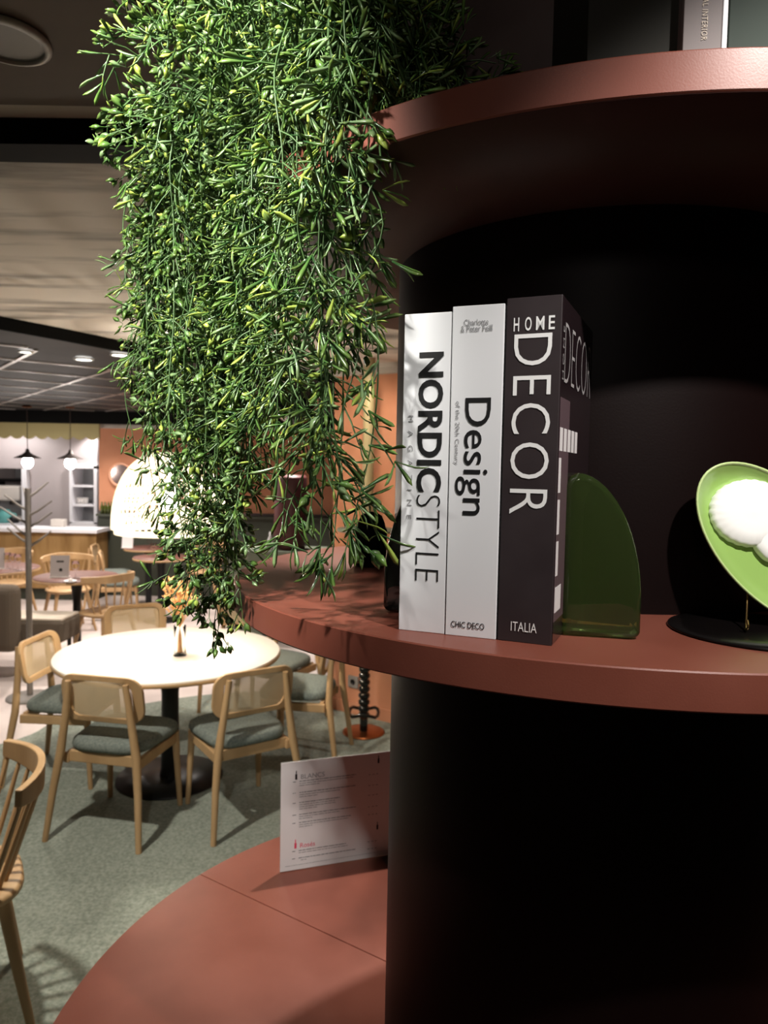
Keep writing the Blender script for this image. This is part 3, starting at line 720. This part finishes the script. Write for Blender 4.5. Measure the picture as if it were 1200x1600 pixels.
# printed cover of the black book (right-hand face: x = 0 plane, y into the shelf)
jk = MB().box(0.0002, .0006, .0015, .1715, .001, H3-.001).build('dust_jacket', 'book_cover_dark', b3_)
def on_cover(mb): mb.v = [(.0011, x_, z_) for x_, _, z_ in mb.v]; return mb
mb = text_mb('DECOR', .150, .052, -.025); mb.xf(Matrix.Translation((.013, 0, H3-.072))); on_cover(mb).build('cover_lettering', 'cover_print_shaded', jk)
mb = text_mb('HOME', .045, .0055, .0, 1.5); mb.v = [(.0011, .0095-z_, H3-.070+x_) for x_, _, z_ in mb.v]; mb.build('cover_lettering', 'cover_print_shaded', jk)
mb = MB()
mb.box(.0006, .0008, .002, .048, .02, H3-.085); on = mb.build('cover_picture', 'print_mauve', jk)
mb = MB()
for k in range(5): mb.box(.0008, .0011, .004+k*.019, .016+k*.019, .168, .188)
for k in range(3): mb.box(.0008, .0011, .003, .012, .06+k*.036, .09+k*.036)
mb.box(.0008, .0011, .004, .03, .028, .05); mb.build('cover_picture', 'paper_white', jk)

# glass bookends
def bookend(name, w, h, dep, m, lab):
    t = None
    prof = [(0, 0)]+[(w*(1-(1-s)**1), 0) for s in (1,)]
    prof = [(0, 0), (w*.97, 0), (w, .006)]
    for k in range(1, 15):
        a = math.pi/2*k/14; prof.append((w*.16+(w*.84)*math.cos(a)**1.08, .03+(h-.03)*math.sin(a)))
    prof.append((.004, h-.004)); prof.append((0, h-.012))
    n = len(prof); mb = MB().add([(x, -dep/2, z) for x, z in prof]+[(x, dep/2, z) for x, z in prof],
        [tuple(range(n)), tuple(range(n, 2*n))[::-1]]+[(k, n+k, n+(k+1) % n, (k+1) % n) for k in range(n)])
    mb.sm = [False]*len(mb.sm)
    o = mb.build(name, m, None, bevel=.011, seg=5); tag(o, lab, 'bookend', 'glass bookends')
    for p_ in o.data.polygons: p_.use_smooth = True
    return o
ge = bookend('glass_bookend', .070, .149, .055, 'green_glass', 'translucent green glass bookend leaning against the black book')
ge.rotation_euler = (0, 0, R(-12)); ge.location = (.1695, .678, ZM1+.0005)
be = bookend('glass_bookend', .070, .149, .055, 'black_glass', 'black glass bookend on the left side of the white books')
be.rotation_euler = (0, 0, R(180-21)); be.location = (.0745, .745, ZM1+.0005)
# black pot on the back of the middle shelf
p = atH(579, 884, ZM1)
bp_ = thing('black_pot', (p.x, p.y, ZM1), 0, 'small lidded black pot at the back of the middle shelf, left of the books', 'pot')
MB().lathe([(0, 0), (.022, 0), (.0245, .003), (.0245, .056), (.022, .06), (0, .06)], n=36).build('body', 'black_paint', bp_)
MB().lathe([(.022, .06), (.021, .066), (.016, .078), (.008, .083), (0, .084)], n=36).build('lid', 'black_paint', bp_)

# oval dish on a brass stand
pc = atD(1207, 850, .715)
pt = thing('oval_plate', (pc.x, pc.y, pc.z), 0, 'green oval plate with a white relief, on a brass stand at the right edge', 'plate')
sc_ = .715/F; A_, B_ = 152*sc_, 90*sc_
tiltm = Matrix.Rotation(R(-12), 4, 'X') @ Matrix.Rotation(R(48), 4, 'Y')      # long axis runs from upper left to lower right
def oval(lv, n=72):
    mb = MB(); vs = []
    for q, y in lv:
        for k in range(n): vs.append((A_*q*math.cos(2*math.pi*k/n), y, (B_-(A_*(1-q)))*math.sin(2*math.pi*k/n) if q > .5 else B_*q*.8*math.sin(2*math.pi*k/n)))
    mb.add(vs, [(i*n+k, (i+1)*n+k, (i+1)*n+(k+1) % n, i*n+(k+1) % n) for i in range(len(lv)-1) for k in range(n)], True); return mb
oval([(.972, -.0065), (.94, -.004), (.88, .002), (.8, .0045), (.6, .0055), (.02, .0058)]).xf(tiltm).build('dish', 'plate_green', pt)
rm = oval([(.972, -.0064), (.982, -.0085), (1, -.0082), (1, -.0055), (.95, -.001), (.88, .0065), (.8, .0085), (.02, .009)]).xf(tiltm).build('rim', 'plate_rim', pt); rm['label'] = 'pale rim'
wm = MB(); n = 90
def blob(cx, cz, r0, sx, sz, am, fr, hgt):
    vs = []; lv = [(1, .0048), (.99, -.001), (.9, -hgt*.7), (.6, -hgt), (.3, -hgt*.8), (.001, -hgt*.9)]
    for q, y in lv:
        for k in range(n):
            a = 2*math.pi*k/n; r = r0*(1+am*math.cos(fr*a))*q
            vs.append((cx+r*sx*math.cos(a), y, cz+r*sz*math.sin(a)))
    wm.add(vs, [(i*n+k, (i+1)*n+k, (i+1)*n+(k+1) % n, i*n+(k+1) % n) for i in range(len(lv)-1) for k in range(n)], True)
T2 = Matrix.Rotation(R(-12), 4, 'X')
blob(-.019, .031, .037, 1.12, .93, .012, 26, .006)
blob(.004, .003, .022, 1.0, 1.0, .01, 9, .0055); blob(.020, -.022, .021, .8, 1.3, .02, 12, .005); blob(.028, -.052, .016, 1.3, .8, .04, 18, .005)
wm.xf(T2).build('white_relief', 'plate_white', pt)
bm = MB().lathe([(0, 0), (.082, 0), (.0845, .0015), (.0835, .003), (.05, .002), (0, .002)], n=96).build('round_black_disc', 'black_disc'); bm.location = (.364, .682, ZM1)  # plain black disc lying flat beneath the plate stand
tag(bm, 'flat round black disc under the plate stand on the middle shelf', 'tray')
fp = atH(1165, 992, ZM1)
st_ = thing('plate_stand', (fp.x+.03, fp.y+.02, ZM1+.002), 0, 'thin brass wire stand holding the green plate', 'stand')
o_ = st_.location
for dx in (0, .07):
    a = Vector((fp.x+dx, fp.y, ZM1+.0045))
    MB().tube([(p_-o_) for p_ in crom([a+Vector((0, -.002, .010)), a+Vector((0, -.004, .004)), a, a+Vector((.006, .012, .002)), a+Vector((.018, .036, .028)), a+Vector((.026, .055, .07))], 5)], .0011, 8).build('wire', 'brass', st_)

# ------------------------------------------------------------------ books on the upper shelf
def rimpt(px, back):
    k = ray(px, 45).x/ray(px, 45).y; # on the ray from camera, 'back' metres behind the rim
    A2 = k*k+1; B2 = -2*(k*AX+AY); C2 = AX*AX+AY*AY-RU*RU
    y = (-B2-math.sqrt(B2*B2-4*A2*C2))/(2*A2)+back; return Vector((k*y, y))
GB = 'books on the upper shelf'
q = rimpt(1070, .045); k_ = q.y/F
bo = book('book', q, R(-3), 144*k_, .17, .235, 'book_olive', 'broad dark olive book, leftmost on the upper shelf', ZU1, group=GB)
q = rimpt(1128, .035); k_ = q.y/F
w_ = 57*k_
bg = book('book', q, R(-3), w_, .17, .245, 'book_taupe', 'taupe book with a gold spine title on the upper shelf', ZU1, group=GB)
letter(bg, 'NATURAL INTERIOR', -w_+.47*w_, -w_+.62*w_, .025, .073, 'print_gold', 'd', 0, 1.15)
q = rimpt(1137, .035); bw = book('book', q, R(-3), 8*q.y/F, .17, .24, 'book_white', 'very thin white book pressed against the taupe book on the upper shelf', ZU1, group=GB)
q = rimpt(1240, .04); bq = book('book', q, R(-3), 95*q.y/F, .17, .25, 'book_green', 'wide grey-green book at the right end of the upper shelf', ZU1, group=GB)

# ------------------------------------------------------------------ wine menu on the base shelf
p1 = atH(437, 1365, ZB); p2 = atH(603, 1338, ZB); dm = (p2-p1).normalized()
mn = thing('wine_menu', (p1.x, p1.y, ZB), math.atan2(dm.y, dm.x), 'printed wine menu in a clear upright holder on the base shelf', 'menu')
mw, mh = .297, .236
MB().box(0.001, mw-.001, .0015, .0025, .002, mh-.001).build('sheet', 'paper_white', mn)
MB().box(0, mw, .0028, .0046, 0, mh).build('acrylic_holder', 'acrylic', mn)
MB().box(.225, .285, -.075, .0, 0, .0022).build('acrylic_foot', 'acrylic', mn)
tx = MB(); rn = random.Random(3)
def fv(y): return (1365-y)/175*mh            # picture row at the left edge -> height
def line(y, u0, u1, th=.0011):
    u = u0
    while u < u1:
        e = min(u1, u+rn.uniform(.004, .014)); tx.box(u, e-.0015, .0011, .0014, y, y+th); u = e
for y0, ls in ((1223, ((.04, .165, .0018), (.04, .16, .0012), (.04, .085, .0012))), (1241, ((.04, .165, .0018), (.04, .13, .0012), (.04, .08, .0012))), (1257, ((.04, .13, .0018), (.04, .12, .0012), (.04, .12, .0012), (.04, .08, .0012))),
               (1276, ((.04, .165, .0018), (.04, .13, .0012), (.04, .07, .0012))), (1289, ((.04, .155, .0018), (.04, .15, .0012), (.04, .07, .0012))),
               (1334, ((.04, .145, .0018), (.04, .15, .0012))), (1346, ((.04, .165, .0018), (.045, .06, .0012)))):
    for k, (u0, u1, th) in enumerate(ls): line(fv(y0+3.4*k), u0, u1, th)
    line(fv(y0), .026, .034, .0016)
    for u in (.192, .201, .209): line(fv(y0+3), u, u+.006, .0013)
    tx.build('printed_text', 'print_grey', mn); tx = MB()
line(.012, .012, .29, .0006)
tx.build('printed_text', 'print_grey', mn)
for s, y0, u1, m_ in (('BLANCS', 1219, .094, 'print_grey'), ('Rosés', 1329, .075, 'print_pink')):
    t_ = text_mb(s, u1-.043, .010, 0); t_.xf(Matrix.Translation((.043, .0011, fv(y0)))); t_.build('heading', m_, mn)
def bottle_icon(u, v, h, m_):
    MB().box(u-.12*h, u+.12*h, .001, .0013, v, v+h*.6).box(u-.05*h, u+.05*h, .001, .0013, v+h*.6, v+h).build('bottle_icon', m_, mn)
bottle_icon(.033, fv(1219), .019, 'print_black'); bottle_icon(.033, fv(1329), .019, 'print_pink')
bottle_icon(.214, fv(1208), .017, 'print_black'); bottle_icon(.214, fv(1318), .017, 'print_black')

# ------------------------------------------------------------------ trailing plant
rng = np.random.default_rng(11); rnd = random.Random(11)
pot = thing('trailing_plant', (-.03, .86, ZU1), 0, 'large trailing artificial plant spilling from the upper shelf', 'plant')
MB().lathe([(0, 0), (.05, 0), (.062, .07), (.058, .07), (0, .06)], n=32).build('pot', 'black_paint', pot)
LT = {}
def leaf_tpl(prof):
    n = 6; vs = []; 
    for t_, hw, th, zz in prof:
        vs += [(t_, hw, zz), (t_, 0, zz+th), (t_, -hw, zz), (t_, 0, zz-th*.6)]
    fs = []
    for i in range(len(prof)-1):
        for k in range(4): fs.append((i*4+k, i*4+(k+1) % 4, (i+1)*4+(k+1) % 4, (i+1)*4+k))
    fs.append((3, 2, 1, 0)); e = (len(prof)-1)*4; fs.append((e, e+1, e+2, e+3))
    return np.array(vs), fs, np.repeat([q[0] for q in prof], 4)
LT['needle'] = leaf_tpl([(0, .028, .02, 0), (.3, .040, .026, .03), (.62, .068, .034, .05), (.85, .070, .03, .02), (1, .012, .008, -.03)])
LT['bud'] = leaf_tpl([(0, .02, .02, 0), (.35, .028, .02, .03), (.42, .12, .06, .03), (.6, .21, .11, .02), (.8, .15, .08, .0), (1, .012, .012, -.02)])
leaves = {'needle': [], 'bud': []}; stem_mb = MB()
def rv(s=1.): return Vector((rnd.gauss(0, s), rnd.gauss(0, s), rnd.gauss(0, s)))
def add_leaf(kind, p, dirv, L_):
    dirv = dirv.normalized(); side = dirv.cross(rv()).normalized(); nor = side.cross(dirv)
    leaves[kind].append((p, dirv, side, nor, L_))
def stem(ps, r): stem_mb.tube(ps, r, 3, caps=False)
def twig(p, dv, kind, L_, big=1.):
    """a forked little spray"""
    dv = dv.normalized(); e = p+dv*L_+Vector((0, 0, -.15*L_)); stem([p, p+dv*L_*.5, e], [.0009*big, .0008*big, .0006*big])
    nl = rnd.choice((3, 4, 4, 5)) if kind == 'needle' else rnd.choice((3, 4, 5))
    for k in range(nl):
        q = p+dv*L_*(1 if k < 3 else rnd.uniform(.3, .9))
        ld = (dv+rv(.55)+Vector((0, 0, -.12)))
        ln_ = (rnd.uniform(.015, .029) if kind == 'needle' else rnd.uniform(.012, .019))*big
        add_leaf(kind, q, ld, ln_)
def strand(path, kind, dens=.019, big=1., outward=None, start=0):
    ps = crom(path, 7); r0 = .0012*big
    stem(ps, [r0*(1-.55*i/len(ps)) for i in range(len(ps))])
    acc = 0
    for i in range(start, len(ps)-1):
        seg = ps[i+1]-ps[i]; L_ = seg.length; t_ = seg.normalized(); acc += L_
        while acc > dens*.5:
            acc -= dens*rnd.uniform(.7, 1.3)
            out = rv(1); out -= t_*out.dot(t_); out.normalize()
            dv = out*rnd.uniform(.5, 1.3)+t_*.6
            kk = kind if rnd.random() < .9 else ('bud' if kind == 'needle' else 'needle')
            twig(ps[i]+seg*rnd.random(), dv, kk, rnd.uniform(.008, .034)*big, big)
    for k in range(3): add_leaf(kind, ps[-1], t_+rv(.3), .018*big if kind == 'bud' else .022*big)
def hang_xy(px, py, dep): p_ = atD(px, py, dep); return p_
# hanging strands: (u across the curtain, lowest row)
def lowest(px):
    tab = [(200, 560), (230, 740), (262, 850), (300, 930), (340, 1000), (372, 960), (400, 905), (425, 840), (450, 760), (490, 800), (530, 850), (560, 800), (590, 620)]
    for (a, ya), (b, yb2) in zip(tab, tab[1:]):
        if a <= px <= b: return ya+(yb2-ya)*(px-a)/(b-a)
    return 600
def depth_of(px): return .93-.20*(px-200)/390
def hang(px, y_end, kind, dep=None, big=1., dens=.019):
    dep = dep or depth_of(px)+rnd.uniform(-.07, .06)
    tip = atD(px+rnd.uniform(-8, 8), y_end, dep)
    # root on the upper shelf, goes outward over the rim and hangs
    ang = math.atan2(tip.y-AY, tip.x-AX)
    root = Vector((AX+.40*math.cos(ang)+rnd.uniform(-.03, .03), AY+.40*math.sin(ang)+rnd.uniform(-.03, .03), ZU1+.05))
    rr = math.hypot(tip.x-AX, tip.y-AY); rr = max(rr, RU+.02)
    tip = Vector((AX+rr*math.cos(ang), AY+rr*math.sin(ang), tip.z))
    rise = rnd.uniform(.02, .14)
    mid = root.lerp(tip, .6); mid.z = ZU1+rise+.05
    sh_ = Vector((tip.x, tip.y, ZU1+rise-.06))+rv(.008)
    pts = [root, mid, sh_]; z = sh_.z-.1
    while z > tip.z+.05: pts.append(Vector((tip.x, tip.y, z))+Vector((rnd.gauss(0, .014), rnd.gauss(0, .014), 0))); z -= .09
    pts.append(tip+Vector((rnd.gauss(0, .008), rnd.gauss(0, .008), 0)))
    strand(pts, kind, dens, big, start=5)
for k in range(104):
    px = rnd.uniform(205, 548)
    lo = lowest(px); y_end = lo-(lo-420)*rnd.random()**(1.15 if px < 430 else .7)*.8
    if px > 430 and rnd.random() < .25: continue
    kind = 'bud' if (px < 430 and rnd.random() < .62+(.2 if y_end > 760 else 0)) else 'needle'
    hang(px, y_end, kind)
for px, y, kd in ((345, 1005, 'bud'), (335, 960, 'bud'), (390, 965, 'bud'), (318, 925, 'bud'), (362, 930, 'bud'), (290, 955, 'bud'), (272, 900, 'bud'), (300, 900, 'bud'), (402, 930, 'bud'), (352, 905, 'bud'), (330, 880, 'bud')):
    hang(px, y, kd, .80+rnd.uniform(-.04, .05), 1., .016)
for px, y in ((470, 800), (440, 740), (585, 640), (570, 600), (590, 560), (540, 700), (560, 680), (500, 720), (530, 860), (548, 880), (500, 845), (575, 860), (592, 845), (520, 790), (560, 830), (565, 520)):
    hang(px, y, 'needle', .66+rnd.uniform(-.02, .05), 1.25, .026)
# crown: arching shoots around the root ball
for k in range(230):
    a = rnd.uniform(0, 2*math.pi); el = rnd.uniform(-.35, 1.35)
    c = Vector((-.118, .82, ZU1+.080)) if rnd.random() < .68 else Vector((.015, .80, ZU1+.05))
    big_c = c.x < -.05
    rx_, ry_, rz_ = (.172, .14, .155) if big_c else (.085, .08, .11)
    dv = Vector((math.cos(a)*math.cos(el)*rx_, math.sin(a)*math.cos(el)*ry_, math.sin(el)*rz_))
    e = c+dv*rnd.uniform(.75, 1.0)
    if (e.z < ZU1+.01 and math.hypot(e.x-AX, e.y-AY) < RU+.02): e.z = ZU1+.015+rnd.random()*.02
    if math.hypot(e.x-AX, e.y-AY) < RC+.03: continue
    s0 = c+dv*.35; m_ = c+dv*.75+Vector((0, 0, .03))
    strand([s0, m_, e, e+dv.normalized()*.035+Vector((0, 0, -.012))], 'bud' if (e.x < -.08 and rnd.random() < .7) else 'needle', .0125, 1.05, start=6)
stem_mb.build('stem', 'stem_green', pot, shift=pot.location)
for kind, nm in (('needle', 'needle_leaves'), ('bud', 'round_leaves')):
    tv, tf, tt = LT[kind]; L_ = leaves[kind]; n = len(L_); nv = len(tv)
    P_ = np.array([q[0] for q in L_])-np.array(pot.location); D_ = np.array([q[1] for q in L_]); S_ = np.array([q[2] for q in L_]); N_ = np.array([q[3] for q in L_]); K_ = np.array([q[4] for q in L_])
    V = P_[:, None, :]+K_[:, None, None]*(tv[None, :, 0:1]*D_[:, None, :]+tv[None, :, 1:2]*S_[:, None, :]+tv[None, :, 2:3]*N_[:, None, :])
    V = V.reshape(-1, 3)
    quads = np.array([f_ for f_ in tf]); FF = (quads[None]+(np.arange(n)*nv)[:, None, None]).reshape(-1, 4)
    me = bpy.data.meshes.new(nm); me.vertices.add(len(V)); me.vertices.foreach_set('co', V.ravel())
    me.loops.add(FF.size); me.loops.foreach_set('vertex_index', FF.ravel()); me.polygons.add(len(FF))
    me.polygons.foreach_set('loop_start', np.arange(0, FF.size, 4)); me.polygons.foreach_set('loop_total', np.full(len(FF), 4))
    me.polygons.foreach_set('use_smooth', np.ones(len(FF), bool)); me.update(calc_edges=True); me.validate()
    base = np.array([.062, .15, .035]); yel = np.array([.33, .43, .08]); dk = np.array([.022, .07, .022]); gy = np.array([.16, .26, .13])
    r_ = rng.random(n); c_ = np.where(r_[:, None] < .12, yel, np.where(r_[:, None] < .45, dk, np.where(r_[:, None] < .78, base, gy)))
    c_ = c_*rng.uniform(.8, 1.25, n)[:, None]
    tip = (tt[None, :, None]**2)*.35; cc = c_[:, None, :]*(1-tip)+yel[None, None, :]*tip
    ca = np.concatenate([cc.reshape(-1, 3), np.ones((n*nv, 1))], 1)
    at_ = me.color_attributes.new('tint', 'FLOAT_COLOR', 'POINT'); at_.data.foreach_set('color', ca.ravel())
    me.materials.append(MATS['leaf']); o = bpy.data.objects.new(nm, me); col.objects.link(o); o.parent = pot
print('leaves', len(leaves['needle']), len(leaves['bud']))
